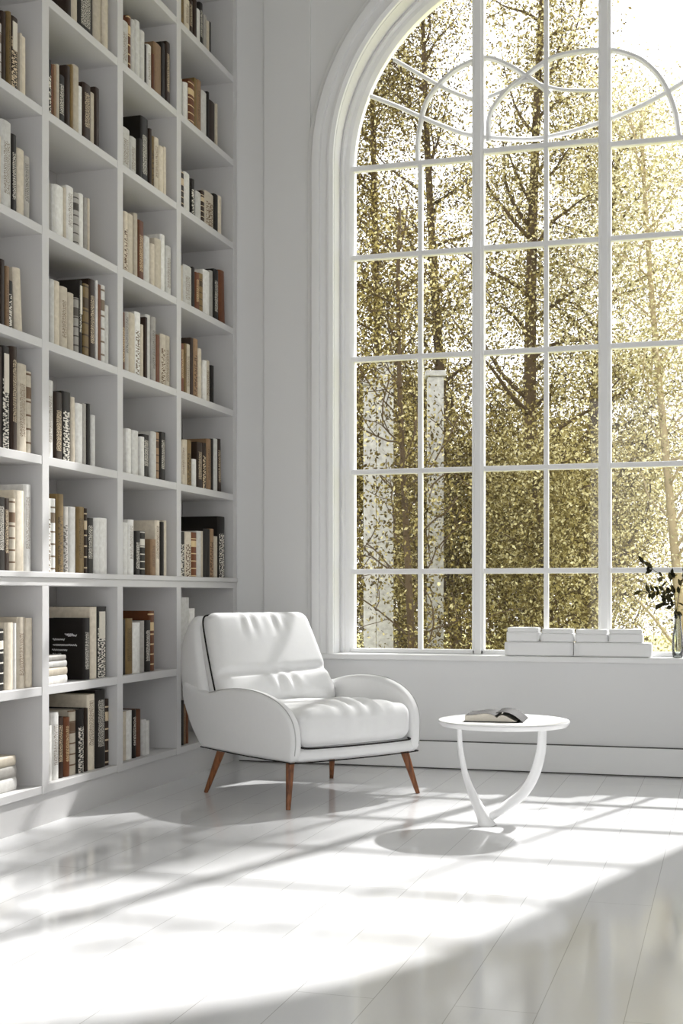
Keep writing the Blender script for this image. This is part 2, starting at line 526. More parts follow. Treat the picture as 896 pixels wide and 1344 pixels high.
cpart('back_panel', boxes([((UW + 0.002, V0, 0.0), (UB, V - 0.004, ZC - 0.02))]), M_case_shade)
cpart('plinth', boxes([((UW + 0.03, V0, 0.0), (U - 0.012, V - 0.025, 0.132))]), M_case)
for i, z in enumerate(SH):
    th = 0.036 if i else 0.033
    if i == 2:
        bm = boxes([((UB - 0.001, V0, z - 0.024), (U + 0.010, V - 0.004, z)), ((UB - 0.001, V0, z - 0.058), (U + 0.002, V - 0.004, z - 0.0235))], 0.003)
    else:
        bm = boxes([((UB - 0.001, V0, z - th), (U, V - 0.004, z))], 0.002)
    cpart('shelf', bm, M_case)
for v in [V0 + DT] + DIV + [V - 0.03]:
    cpart('upright', boxes([((UB - 0.001, v - DT + (0.001 if v > 6.5 else 0), 0.131), (U + 0.0015, v + DT - (0.003 if v > 6.5 else 0), ZC - 0.02))], 0.002), M_case)

# ------------------------------------------------------------------- books
ORD = ['first', 'second', 'third', 'fourth', 'fifth', 'sixth', 'seventh', 'eighth', 'ninth', 'tenth', 'eleventh', 'twelfth', 'thirteenth']
ROWN = ['bottom shelf', 'second shelf up', 'third shelf up', 'fourth shelf up', 'fifth shelf up', 'sixth shelf up', 'seventh shelf up', 'eighth shelf up', 'ninth shelf up']
COLN = ['leftmost column', 'second column', 'third column', 'rightmost column']
PATN = {'p': '', 'l': ' with lettered spine', 'b': ' with banded spine', 's': ' with bold striped spine'}

# pixel windows the book measurements were taken in: (x origin, y origin, scale)
ZA, ZB, ZC_, ZD = (0, 0, 4.975), (150, 0, 4.976), (0, 220, 4.975), (150, 250, 4.635)
ZE, ZF, ZG = (0, 440, 4.073), (150, 530, 4.976), (0, 760, 3.3185)
# (column, row, window, [(left, right, top, colour, pattern[, lean])])
SHELVED = [
 (0, 6, ZA, [(-18, 4, 120, 'B', 'p'), (4, 28, 148, 'W', 'b'), (28, 58, 75, 'B', 'p'), (58, 80, 78, 'Y', 'l'), (82, 132, 112, 'B', 's'), (136, 150, 218, 'C', 'p'), (150, 185, 240, 'C', 'p')]),
 (0, 5, ZA, [(-14, 14, 890, 'C', 'p'), (14, 80, 792, 'W', 'l'), (82, 116, 880, 'K', 'l'), (118, 168, 975, 'C', 'p'), (172, 210, 1022, 'G', 'l')]),
 (0, 4, ZC_, [(-22, 5, 715, 'W', 'p'), (6, 42, 600, 'B', 'p'), (44, 66, 645, 'T', 'l'), (68, 94, 740, 'K', 's'), (97, 145, 658, 'C', 'p', 0.07)]),
 (0, 3, ZE, [(-20, 22, 58, 'B', 'p'), (22, 66, 60, 'K', 's'), (67, 98, 62, 'B', 'l'), (98, 148, 155, 'C', 'l'), (148, 180, 195, 'C', 'b')]),
 (0, 2, ZE, [(-8, 34, 866, 'K', 'l'), (35, 62, 872, 'B', 'l'), (62, 92, 874, 'C', 'b'), (93, 142, 830, 'C', 'p'), (144, 180, 798, 'W', 'l')]),
 (0, 1, ZG, [(-6, 30, 218, 'K', 'b'), (34, 67, 190, 'C', 'p'), (68, 83, 192, 'W', 'p'), (84, 117, 166, 'C', 'l'), (119, 145, 170, 'C', 'p')]),
 (1, 7, ZA, [(440, 474, -260, 'B', 'p'), (476, 518, -230, 'C', 'p'), (520, 620, -170, 'K', 'l'), (622, 670, -120, 'C', 'p'), (676, 712, -60, 'C', 'p')]),
 (1, 6, ZA, [(318, 344, 392, 'K', 's'), (345, 359, 420, 'R', 'p'), (360, 376, 425, 'T', 'p'), (377, 396, 422, 'C', 'p'), (398, 440, 492, 'K', 'l'), (441, 470, 432, 'B', 'p'), (471, 485, 425, 'Y', 'p'), (487, 525, 430, 'C', 'p'), (526, 549, 566, 'W', 'p'), (550, 600, 552, 'B', 'l'), (601, 632, 606, 'C', 'p'), (634, 664, 575, 'B', 'p')]),
 (1, 5, ZC_, [(320, 344, 92, 'G', 'p'), (346, 372, 112, 'W', 'p'), (374, 430, 120, 'W', 'p'), (431, 444, 130, 'C', 'p'), (447, 492, 125, 'W', 'l'), (497, 529, 168, 'G', 'b'), (530, 560, 172, 'W', 'p'), (565, 584, 200, 'G', 'p'), (586, 600, 202, 'C', 'p')]),
 (1, 4, ZC_, [(318, 332, 800, 'G', 'p'), (338, 368, 730, 'W', 'p'), (370, 408, 742, 'C', 'p'), (410, 457, 780, 'C', 'l'), (459, 497, 820, 'C', 'p'), (501, 526, 852, 'G', 'b'), (528, 550, 737, 'K', 'l'), (552, 587, 762, 'Y', 'b'), (590, 630, 732, 'B', 'l'), (631, 641, 738, 'W', 'p'), (642, 664, 766, 'R', 'p'), (665, 692, 770, 'W', 'b'), (693, 718, 900, 'W', 'p')]),
 (1, 3, ZE, [(262, 296, 242, 'W', 'l'), (297, 339, 306, 'B', 'l'), (340, 387, 303, 'K', 's'), (389, 409, 332, 'C', 'p'), (412, 448, 366, 'W', 'p'), (450, 470, 366, 'G', 'p'), (471, 492, 367, 'K', 'p'), (495, 518, 428, 'W', 'p')]),
 (1, 2, ZE, [(262, 282, 872, 'W', 's'), (283, 308, 874, 'W', 'b'), (309, 345, 850, 'Y', 's'), (346, 376, 916, 'G', 's'), (378, 420, 917, 'W', 'p'), (421, 458, 918, 'Y', 'l'), (459, 474, 926, 'B', 'b'), (475, 511, 977, 'K', 'l'), (513, 542, 977, 'W', 'p'), (543, 588, 978, 'W', 'p')]),
 (1, 1, ZG, [(372, 400, 170, 'K', 'l'), (402, 429, 122, 'C', 'p'), (430, 475, 120, 'K', 's')]),
 (1, 0, ZG, [(211, 232, 640, 'W', 'p'), (233, 262, 580, 'W', 'l'), (263, 289, 602, 'B', 'l'), (290, 312, 602, 'R', 'l'), (313, 341, 572, 'C', 'b'), (343, 374, 565, 'K', 's'), (375, 387, 562, 'B', 'p'), (388, 420, 502, 'C', 'l'), (422, 464, 482, 'K', 'l'), (466, 497, 522, 'B', 'b')]),
 (2, 7, ZB, [(55, 97, 142, 'W', 'l'), (98, 119, 105, 'R', 'b'), (120, 145, 132, 'W', 'p'), (146, 177, 138, 'W', 'p'), (178, 206, 205, 'W', 'p'), (208, 222, 292, 'B', 'p'), (223, 250, 297, 'W', 'l'), (252, 269, 355, 'R', 'p'), (270, 318, 290, 'T', 'p'), (319, 344, 280, 'K', 'p'), (345, 370, 278, 'B', 'l')]),
 (2, 6, ZB, [(63, 115, 838, 'W', 'l'), (123, 160, 898, 'W', 'l'), (166, 185, 908, 'K', 'p'), (186, 234, 770, 'K', 'l'), (235, 250, 842, 'B', 'p'), (251, 267, 892, 'Y', 's'), (268, 297, 902, 'C', 'l'), (300, 325, 958, 'C', 'p'), (326, 341, 962, 'C', 'p')]),
 (2, 5, ZD, [(50, 65, 126, 'R', 'p'), (66, 91, 130, 'C', 's'), (93, 130, 145, 'C', 'p'), (131, 152, 140, 'C', 'p'), (155, 190, 186, 'R', 'l'), (193, 228, 282, 'W', 'p'), (230, 253, 326, 'C', 'p'), (255, 292, 298, 'C', 'p'), (294, 320, 270, 'W', 'p'), (327, 358, 342, 'W', 'l')]),
 (2, 4, ZD, [(52, 70, 742, 'R', 'l'), (71, 96, 740, 'G', 'l'), (98, 135, 748, 'C', 'p'), (138, 172, 742, 'W', 's'), (174, 190, 816, 'C', 'p'), (191, 205, 772, 'B', 'p'), (206, 232, 757, 'W', 'p'), (235, 262, 772, 'G', 'l'), (263, 287, 880, 'R', 'p'), (288, 320, 877, 'C', 's'), (323, 352, 886, 'C', 'l')]),
 (2, 3, ZF, [(92, 122, 163, 'W', 'p'), (129, 172, 176, 'W', 'p'), (176, 200, 216, 'W', 'p'), (202, 243, 202, 'K', 'l'), (246, 280, 184, 'W', 'p'), (284, 305, 188, 'T', 'b'), (306, 340, 186, 'K', 'l')]),
 (2, 2, ZF, [(62, 98, 776, 'W', 'p'), (100, 135, 757, 'W', 'l'), (142, 178, 832, 'K', 'l'), (179, 213, 832, 'K', 'b'), (248, 281, 885, 'T', 'l'), (282, 310, 762, 'C', 'l'), (312, 330, 772, 'K', 'p'), (331, 354, 763, 'C', 'p')]),
 (2, 1, ZG, [(535, 550, 176, 'K', 'p'), (551, 582, 171, 'Y', 'l'), (583, 617, 190, 'W', 'p'), (618, 634, 182, 'G', 'p'), (635, 661, 180, 'K', 'l'), (662, 683, 139, 'R', 'b')]),
 (2, 0, ZG, [(532, 544, 577, 'K', 'p'), (545, 558, 577, 'C', 'p'), (559, 582, 573, 'W', 'p'), (583, 600, 571, 'K', 'l'), (601, 623, 568, 'R', 'p'), (628, 640, 612, 'W', 'p'), (641, 657, 616, 'W', 'p')]),
 (3, 8, ZB, [(440, 465, -15, 'Y', 'l'), (466, 497, -2, 'C', 'l'), (498, 522, 0, 'B', 'l'), (523, 545, 0, 'B', 'p'), (547, 569, 62, 'W', 'p'), (570, 592, 20, 'K', 'l'), (593, 610, 102, 'G', 'p'), (612, 629, 140, 'C', 'p'), (630, 645, 144, 'K', 'p')]),
 (3, 7, ZB, [(437, 457, 512, 'W', 'p'), (458, 475, 540, 'W', 'p'), (476, 493, 542, 'W', 'p'), (494, 529, 530, 'R', 'b'), (530, 545, 512, 'Y', 'p'), (546, 572, 527, 'T', 'l'), (573, 609, 600, 'W', 'p'), (610, 624, 602, 'K', 'p'), (625, 670, 662, 'B', 'p'), (672, 685, 680, 'C', 'p')]),
 (3, 6, ZB, [(440, 465, 1126, 'B', 'b'), (468, 508, 1130, 'W', 'p'), (510, 531, 1172, 'K', 's'), (538, 572, 1256, 'W', 'p'), (575, 595, 1250, 'B', 'b'), (596, 654, 1262, 'C', 's'), (655, 682, 1272, 'K', 'p'), (683, 708, 1282, 'C', 'p')]),
 (3, 5, ZD, [(410, 428, 456, 'C', 'p'), (430, 480, 461, 'W', 'l'), (482, 497, 468, 'K', 'p'), (498, 524, 502, 'R', 'l'), (525, 551, 506, 'Y', 'b'), (555, 592, 488, 'W', 'p'), (593, 612, 489, 'G', 'p'), (613, 642, 482, 'K', 'l'), (644, 678, 490, 'R', 'p', 0.05)]),
 (3, 4, ZD, [(410, 429, 932, 'R', 'l'), (430, 445, 932, 'Y', 'l'), (446, 470, 936, 'C', 'l'), (471, 489, 898, 'B', 'p'), (490, 515, 905, 'T', 's'), (520, 543, 963, 'C', 'p'), (548, 569, 1036, 'W', 'p'), (570, 593, 1036, 'C', 'l'), (594, 611, 1066, 'K', 'p')]),
 (3, 3, ZF, [(445, 465, 238, 'C', 'l'), (466, 487, 234, 'C', 'p'), (488, 518, 240, 'Y', 's'), (524, 550, 362, 'W', 'p'), (551, 584, 252, 'B', 'l'), (585, 612, 256, 'B', 's'), (613, 640, 230, 'T', 'l'), (641, 654, 229, 'K', 'p'), (655, 683, 229, 'W', 'p'), (685, 710, 230, 'B', 'l', 0.035)]),
 (3, 2, ZF, [(442, 470, 836, 'K', 's'), (472, 515, 837, 'C', 's'), (516, 545, 840, 'R', 'b'), (546, 575, 832, 'W', 'p'), (576, 590, 832, 'C', 'p'), (591, 634, 817, 'K', 'p'), (635, 662, 817, 'T', 's'), (663, 688, 866, 'C', 'p'), (690, 735, 737, 'K', 's')]),
 (3, 1, ZG, [(792, 832, 80, 'W', 'p'), (834, 860, 128, 'W', 'p')]),
 (3, 0, ZG, [(790, 804, 530, 'K', 'p'), (805, 816, 545, 'T', 'l'), (817, 828, 560, 'R', 'p')]),
]


def book_bm(w, h, d, bulge, pages=True):
    """closed hardback, spine at +x (x=0), thickness along y, base z=0; returns cover bm and page bm"""
    cov = bmesh.new()
    b = min(0.0032, w * 0.16)
    n = 6
    outer = [(-d, 0.0)] + [(-bulge + bulge * math.sin(math.pi * i / n), w * 0.5 - w * 0.5 * math.cos(math.pi * i / n)) for i in range(n + 1)] + [(-d, w)]
    inner = [(-d, b)] + [(-bulge - b + bulge * 0.8 * math.sin(math.pi * i / n), w * 0.5 - (w * 0.5 - b) * math.cos(math.pi * i / n)) for i in range(n + 1)] + [(-d, w - b)]
    k = len(outer)
    lay = {}
    for nm, pts in (('o', outer), ('i', inner)):
        for z in (0.0, h):
            lay[(nm, z)] = [cov.verts.new((p[0], p[1], z)) for p in pts]
    for i in range(k - 1):
        for (A, B) in ((lay[('o', 0.0)], lay[('o', h)]), (lay[('i', h)], lay[('i', 0.0)]), (lay[('o', h)], lay[('i', h)]), (lay[('i', 0.0)], lay[('o', 0.0)])):
            cov.faces.new((A[i], A[i + 1], B[i + 1], B[i]))
    for e in (0, k - 1):
        cov.faces.new((lay[('o', 0.0)][e], lay[('o', h)][e], lay[('i', h)][e], lay[('i', 0.0)][e]))
    pg = bmesh.new()
    box(pg, (-d + 0.004, b, 0.003), (-bulge - b * 0.5, w - b, h - 0.004))
    return cov, pg


random.seed(5)
counts = {}
book_index = {}
BOOK_TOTAL = 0
for col, row, (ox, oy, sc), lst in SHELVED:
    us = U - (0.028 if row < 2 else 0.014)
    shelf = SH[row] + 0.0005
    lo = (V0 if col == 0 else DIV[col - 1]) + DT + 0.002
    hi = (DIV[col] - DT if col < 3 else V - 0.066) - 0.002
    prev = lo
    clear = SH[row + 1] - 0.036 - shelf - 0.012 if row + 1 != 2 else 0.40
    if row == 1: clear = SH[2] - 0.058 - shelf - 0.01
    for k, spec in enumerate(lst):
        x0, x1, yt, cl, pt = spec[:5]
        lean = spec[5] if len(spec) > 5 else 0.0
        px0, px1, py = ox + x0 / sc, ox + x1 / sc, oy + yt / sc
        v0, D0 = on_u(px0, us); v1, D1 = on_u(px1, us)
        ztp = zz(py, 0.5 * (D0 + D1))
        v0 = max(v0, prev + 0.0006); v1 = min(max(v1, v0 + 0.008), hi)
        if v1 - v0 < 0.006: continue
        h = max(0.10, min(ztp - shelf, clear))
        w = v1 - v0
        d = min(0.245, max(0.13, h * random.uniform(0.66, 0.78)))
        if (col, row, k) == (1, 1, 0): d = 0.185
        bulge = min(0.009, w * random.uniform(0.12, 0.3))
        cov, pg = book_bm(w, h, d, bulge)
        shift = random.uniform(0.0, 0.010)
        wname = 'thick ' if w > 0.055 else ('slim ' if w < 0.026 else '')
        if row < 3:
            o = obj('book', cov, book_mat(cl, pt), None, 35)
            p = obj('page_block', pg, M_page, o)
        else:
            for f in pg.faces: f.material_index = 1
            me0 = bpy.data.meshes.new('pages'); pg.to_mesh(me0); pg.free()
            nf = len(cov.faces)
            cov.from_mesh(me0); bpy.data.meshes.remove(me0)
            o = obj('book', cov, [book_mat(cl, pt), M_page], None, 35)
        pv = v0 + (h * math.sin(lean) if lean else 0.0)
        o.location = (us - shift, pv, shelf + 0.0004)
        o.rotation_euler = (lean, 0, 0)
        prev = v1 + (h * math.sin(lean) if lean else 0.0)
        place = 'on ' + ROWN[row] + ', ' + COLN[col]
        tag(o, '%s%s book%s, %s from left, %s, %s' % (wname, BOOKCOL[cl][1], PATN[pt], ORD[k], ROWN[row], COLN[col]), 'book', None, 'standing books ' + place)
        o['kind'] = ''; del o['kind']
        o['group'] = 'standing books ' + place
        book_index[(col, row, k)] = (o, w, h, d)
        BOOK_TOTAL += 1
        if (col, row, k) in ((0, 6, 4), (1, 1, 2), (1, 4, 6), (0, 3, 1)):      # pale title label pasted on the spine
            lb = boxes([((-0.002, w * 0.22, h * 0.55), (0.0012, w * 0.78, h * 0.93))])
            lo_ = obj('title_label', lb, M_page, o); lo_['label'] = 'pale pasted title label'
        if (col, row, k) == (1, 1, 0):                                          # white script on the black cover
            o['label'] = 'black book with white handwriting on its cover, standing beside the low stack'
            sb = bmesh.new()
            rr = random.Random(3)
            for ly, x_a, x_b in ((0.735, 0.52, 0.28), (0.715, 0.46, 0.20), (0.65, 0.84, 0.52), (0.56, 0.84, 0.20), (0.48, 0.86, 0.46), (0.41, 0.84, 0.62)):
                n = int(30 * (x_a - x_b) / 0.3)
                pts = [(-d * (x_a + (x_b - x_a) * i / n), -0.0009, h * ly + 0.006 * math.sin(i * 1.3) * rr.uniform(0.4, 1.0)) for i in range(n + 1)]
                tube(sb, pts, 0.0011, 4)
            so_ = obj('cover_script', sb, M_box, o); so_['label'] = 'white handwriting lines'

# flat stacks
def flat_book(name, u, v0, v1, z, t, d, cl, label, group, pt='p'):
    w = v1 - v0
    cov, pg = book_bm(t, w, d, min(0.006, t * 0.2))
    o = obj(name, cov, book_mat(cl, pt), None, 35)
    obj('page_block', pg, M_page, o)
    o.location = (u, v1, z)
    o.rotation_euler = (math.radians(90), 0, 0)       # lies down: height runs along the shelf
    return tag(o, label, 'book', group)


z = SH[0] + 0.001
us = U - 0.045
va, vb = on_u(-40, us)[0], on_u(22, us)[0]
for k, (t, cl, nm, dv) in enumerate(((0.052, 'W', 'lowest', 0.0), (0.046, 'G', 'middle', -0.002), (0.040, 'C', 'topmost', -0.006))):
    flat_book('book', us, va, vb + dv, z, t, 0.20, cl, '%s %s book of the flat stack on bottom shelf, leftmost column' % (nm, BOOKCOL[cl][1]), 'flat books on the bottom shelf, leftmost column')
    z += t + 0.001
z = SH[1] + 0.001
us = U - 0.030
va, vb = DIV[0] + DT + 0.004, on_u(88.5, us)[0]
for k, (t, cl, nm, dv) in enumerate(((0.034, 'W', 'lowest', 0.0), (0.033, 'C', 'second', 0.0), (0.027, 'W', 'third', -0.004), (0.022, 'G', 'topmost', -0.012))):
    flat_book('book', us, va, vb + dv, z, t, 0.15, cl, '%s %s book of the low flat stack beside the black handwritten book' % (nm, BOOKCOL[cl][1]), 'flat books beside the black handwritten book')
    z += t + 0.001
# small white cup on that stack
bm = bmesh.new()
lathe(bm, [(0.020, 0), (0.024, 0.004), (0.030, 0.075), (0.0285, 0.075), (0.022, 0.010)], 28)
cup = tag(obj('cup', bm, M_box, None, 40), 'small white cup standing on the low flat stack of books', 'cup')
cup.location = (us - 0.045, va + 0.040, z)

# ------------------------------------------------------------------- chair
AL = math.radians(39)
ca = at(-0.146, 6.233)
# chair local X in room coordinates
Xr = Vector((math.cos(AL) * CS - math.sin(AL) * SN, math.cos(AL) * SN + math.sin(AL) * CS))
rzc = math.atan2(Xr.y, Xr.x)
chair = thing('armchair', 'white upholstered lounge armchair with dark piping and splayed wooden legs', 'armchair', ca, rzc)


def rounded_box(hx, hy, hz, r, n=26):
    bm = bmesh.new()
    bmesh.ops.create_cube(bm, size=2.0)
    bmesh.ops.subdivide_edges(bm, edges=bm.edges[:], cuts=n, use_grid_fill=True)
    for v in bm.verts:
        p = Vector(v.co)
        def warp(a, half):
            return a * half
        P = Vector((warp(p.x, hx), warp(p.y, hy), warp(p.z, hz)))
        q = Vector((max(-(hx - r), min(hx - r, P.x)), max(-(hy - r), min(hy - r, P.y)), max(-(hz - r), min(hz - r, P.z))))
        dv = P - q
        if dv.length > 1e-9:
            m = max(abs(dv.x), abs(dv.y), abs(dv.z))
            v.co = q + dv.normalized() * m
        else:
            v.co = P
    return bm


def g(x, s): return math.exp(-(x / s) ** 2)


# seat base (upholstered rail)
bm = rounded_box(0.352, 0.352, 0.030, 0.022, 40)
for v in bm.verts:
    v.co += Vector((-0.010, -0.012, 0.236))
    v.co.y -= 0.012 * (1 - (v.co.x / 0.37) ** 2) if v.co.y < 0 else 0
obj('seat_base', bm, M_fabric, chair, 180)

# side panels with the arm
arm_prof = [(-0.352, 0.211), (-0.372, 0.24), (-0.380, 0.30), (-0.372, 0.37), (-0.335, 0.425), (-0.275, 0.465), (-0.19, 0.494), (-0.08, 0.512), (0.05, 0.514), (0.17, 0.503), (0.30, 0.480),
            (0.42, 0.50), (0.52, 0.52), (0.535, 0.45), (0.475, 0.33), (0.40, 0.24), (0.34, 0.207), (0.25, 0.204), (0.13, 0.203), (0.0, 0.203), (-0.13, 0.203), (-0.25, 0.203), (-0.32, 0.204)]


def smooth_closed(pts, n=4):
    P = [Vector((p[0], p[1])) for p in pts]
    out = []
    L = len(P)
    for i in range(L):
        a, b, c, d = P[i - 1], P[i], P[(i + 1) % L], P[(i + 2) % L]
        for k in range(n):
            t = k / n
            out.append(0.5 * ((2 * b) + (c - a) * t + (2 * a - 5 * b + 4 * c - d) * t * t + (3 * b - a - 3 * c + d) * t ** 3))
    return [(p.x, p.y) for p in out]


def padded_prism(pts, a, b, r, steps=5, bow=0.0):
    """closed outline (Y,Z) extruded along X from a to b with rounded rims of radius r"""
    n = len(pts)
    P = [Vector(p) for p in pts]
    nor = []
    for i in range(n):
        t = (P[(i + 1) % n] - P[i - 1]).normalized()
        nor.append(Vector((t.y, -t.x)))
    area = sum(P[i].x * P[(i + 1) % n].y - P[(i + 1) % n].x * P[i].y for i in range(n))
    sgn = 1 if area > 0 else -1
    bm = bmesh.new()
    rings = []
    def ring(x, inset):
        rings.append([bm.verts.new((x, P[i].x - sgn * nor[i].x * inset, P[i].y - sgn * nor[i].y * inset)) for i in range(n)])
    for k in range(steps + 1):
        an = math.pi / 2 * k / steps
        ring(a + r * (1 - math.sin(an)), r * (1 - math.cos(an)) if False else r * (1 - math.sin(math.pi / 2 - (math.pi / 2 - an))) if False else r * (1 - math.sin(an)))
        # quarter circle: axial offset r(1-sin) falls as the inset falls
    rings.clear(); bm.free(); bm = bmesh.new()
    for k in range(steps + 1):
        an = math.pi / 2 * k / steps
        ring(a + r * (1 - math.cos(an)) * 1.0 if False else a + r - r * math.cos(an), r - r * math.sin(an))
    for k in range(steps + 1):
        an = math.pi / 2 * (1 - k / steps)
        ring(b - r + r * math.cos(an), r - r * math.sin(an))
    for j in range(len(rings) - 1):
        for i in range(n):
            bm.faces.new((rings[j][i], rings[j][(i + 1) % n], rings[j + 1][(i + 1) % n], rings[j + 1][i]))
    f1 = bm.faces.new(rings[0][::-1]); f2 = bm.faces.new(rings[-1])
    return bm


ap = smooth_closed(arm_prof, 3)
for side in (-1, 1):
    xa, xb = (-0.392, -0.338) if side < 0 else (0.312, 0.372)
    bm = padded_prism(ap, xa, xb, 0.022)
    for v in bm.verts:                       # right arm stands a touch higher and flares outward
        v.co.x += side * 0.018 * max(0.0, (v.co.z - 0.30) / 0.2) * g(v.co.y + 0.1, 0.45)
        if side > 0: v.co.z += 0.035 * max(0.0, (v.co.z - 0.25) / 0.26)
    obj('arm', bm, M_fabric, chair, 50)
    # seam along the outer rim of the arm
    bm = bmesh.new()
    seam = [(p[0], p[1]) for p in arm_prof[1:11]]
    xs = xa + 0.014 if side < 0 else xb - 0.014
    pts = []
    for p in seam:
        yy, z_ = p
        if side > 0: z_ = z_ + 0.035 * max(0.0, (z_ - 0.25) / 0.26)
        pts.append((xs + side * 0.018 * max(0.0, (p[1] - 0.30) / 0.2) * g(yy + 0.1, 0.45), yy, z_ - 0.001))
    tube(bm, catmull(pts, 5), 0.0026, 6)
    obj('arm_seam', bm, M_seam, chair, 180)

# back shell
back_prof = [(0.25, 0.215), (0.275, 0.30), (0.335, 0.46), (0.395, 0.62), (0.435, 0.75), (0.462, 0.818), (0.500, 0.842), (0.540, 0.828), (0.575, 0.765), (0.592, 0.68), (0.580, 0.56), (0.535, 0.42), (0.455, 0.30), (0.37, 0.225), (0.34, 0.207), (0.29, 0.204)]
bm = padded_prism(smooth_closed(back_prof, 3), -0.388, 0.372, 0.040)
for v in bm.verts:
    k = max(0.0, (v.co.z - 0.45) / 0.4)
    v.co.x = -0.008 + (v.co.x + 0.008) * (1 - 0.13 * k * k)
obj('back_shell', bm, M_fabric, chair, 50)

# seat cushion
bm = rounded_box(0.325, 0.325, 0.084, 0.055, 44)
for v in bm.verts:
    x, y, z_ = v.co
    top = max(0.0, z_ / 0.084)
    if z_ > 0:
        v.co.z += 0.030 * (1 - (x / 0.325) ** 2) * (1 - (y / 0.325) ** 4) * top
    front = 1.0 if y < 0.1 else 0.0
    fold = sum(a * math.sin(k * (x + 0.16 * (y + 0.25) * sgn) + ph) * g(x - c, 0.11) for a, k, ph, c, sgn in ((0.0100, 62, 0.3, -0.10, 1.2), (0.0120, 70, 1.1, 0.02, 0.2), (0.0100, 58, 2.0, 0.14, -1.0)))
    v.co.z += fold * g(y + 0.20, 0.13) * top
    if y < -0.2: v.co.y -= 0.020 * (1 - (x / 0.325) ** 2) + 0.25 * fold * max(0, 1 - abs(z_) / 0.1)
    v.co += Vector((-0.013, -0.060, 0.342))
    v.co.z += 0.02 * max(0.0, -(v.co.y) / 0.35) - 0.01
obj('seat_cushion', bm, M_fabric, chair, 180)

# back cushion
bm = rounded_box(0.345, 0.258, 0.080, 0.060, 48)
rec = Matrix.Rotation(math.radians(90 - 26), 4, 'X')
for v in bm.verts:
    x, y, z_ = v.co            # y runs up the back, z towards the sitter (front)
    yy = y / 0.255
    front = max(0.0, z_ / 0.08)
    puff = 0.030 * (1 - (x / 0.345) ** 2)
    crease = -0.17 + 0.05 * (x + 0.1) * 0.8
    lump = abs(y - (-0.085 + 0.07 * x * x * 2 + 0.02 * x)) 
    v.co.z += front * (puff * (1 - yy ** 4) - 0.022 * g(lump, 0.020) + 0.012 * g(y + 0.17, 0.06))
    f1 = sum(a * math.sin(k * x + ph) * g(x - c, 0.06) for a, k, ph, c in ((0.0075, 85, 0.2, -0.11), (0.008, 80, 1.4, 0.07)))
    v.co.z += front * f1 * g(y - 0.21, 0.08)
    f2 = 0.0095 * math.sin(75 * x + 20 * (y + 0.17)) * g(x + 0.0, 0.10)
    v.co.z += front * f2 * g(y + 0.15, 0.07)
    v.co.x *= 1 - 0.13 * max(0.0, yy * 0.5 + 0.5) ** 1.5
bmesh.ops.transform(bm, matrix=Matrix.Translation((-0.032, 0.335, 0.612)) @ rec, verts=bm.verts[:])
obj('back_cushion', bm, M_fabric, chair, 180)

# dark piping: round the back cushion edge, under the seat cushion, along the bottom rail
RB = Matrix.Translation((-0.032, 0.335, 0.612)) @ rec
bm = bmesh.new()
side_pts = [(-0.348, -0.225, 0.012), (-0.341, -0.10, 0.010), (-0.328, 0.05, 0.008), (-0.314, 0.17, 0.006), (-0.302, 0.228, 0.004), (-0.282, 0.255, 0.004), (-0.24, 0.262, 0.004)]
tube(bm, catmull([RB @ Vector(p) for p in side_pts], 6), 0.0042, 6)
o = obj('piping', bm, M_pipe, chair, 180); o['label'] = 'dark piping on back cushion'
bm = bmesh.new()
tube(bm, catmull([(-0.335, -0.350, 0.272), (-0.31, -0.386, 0.268), (-0.15, -0.404, 0.267), (0.0, -0.408, 0.267), (0.15, -0.402, 0.267), (0.285, -0.386, 0.268), (0.308, -0.350, 0.272)], 6), 0.0042, 6)
o = obj('piping', bm, M_pipe, chair, 180); o['label'] = 'dark piping under seat cushion'
bm = bmesh.new()
tube(bm, catmull([(-0.394, 0.36, 0.216), (-0.394, 0.0, 0.208), (-0.388, -0.33, 0.207), (-0.365, -0.362, 0.205), (0.0, -0.376, 0.203), (0.34, -0.362, 0.205), (0.366, -0.33, 0.207)], 6), 0.0030, 6)
o = obj('piping', bm, M_pipe, chair, 180); o['label'] = 'dark welt along lower edge'

for sx in (-1, 1):
    for sy in (-1, 1):
        top = Vector((-0.008 + sx * 0.335, sy * 0.285 - 0.01, 0.222)); foot = Vector((-0.008 + sx * 0.385, sy * 0.345, 0.0))
        if sy > 0: top.y -= 0.03; foot.y -= 0.03
        bm = bmesh.new()
        pts = [top.lerp(foot, i / 8) for i in range(9)]
        tube(bm, pts, [0.021 - 0.0105 * i / 8 for i in range(9)], 14)
        for v in bm.verts:
            v.co.z = max(v.co.z, 0.0005)
        obj('leg', bm, M_wood, chair, 50)

# ------------------------------------------------------------------- table
TD = 5.40
tc = at((661 - 448) / F * TD, TD)
table = thing('side_table', 'round white side table on two curving legs joined in one foot', 'table', tc, TH)
# local x = right across the photo, y = away, z up
bm = bmesh.new()
TR, TZ = 0.272, 0.430
lathe(bm, [(TR - 0.05, TZ - 0.026), (TR - 0.012, TZ - 0.024), (TR - 0.002, TZ - 0.012), (TR, TZ - 0.006), (TR - 0.003, TZ - 0.001), (TR - 0.008, TZ)], 96)
obj('table_top', bm, M_table, table, 30)


def tp(x, y, dy=0.0):
    D = TD + dy
    return Vector(((x - 661) * D / F, dy, zz(y, D)))


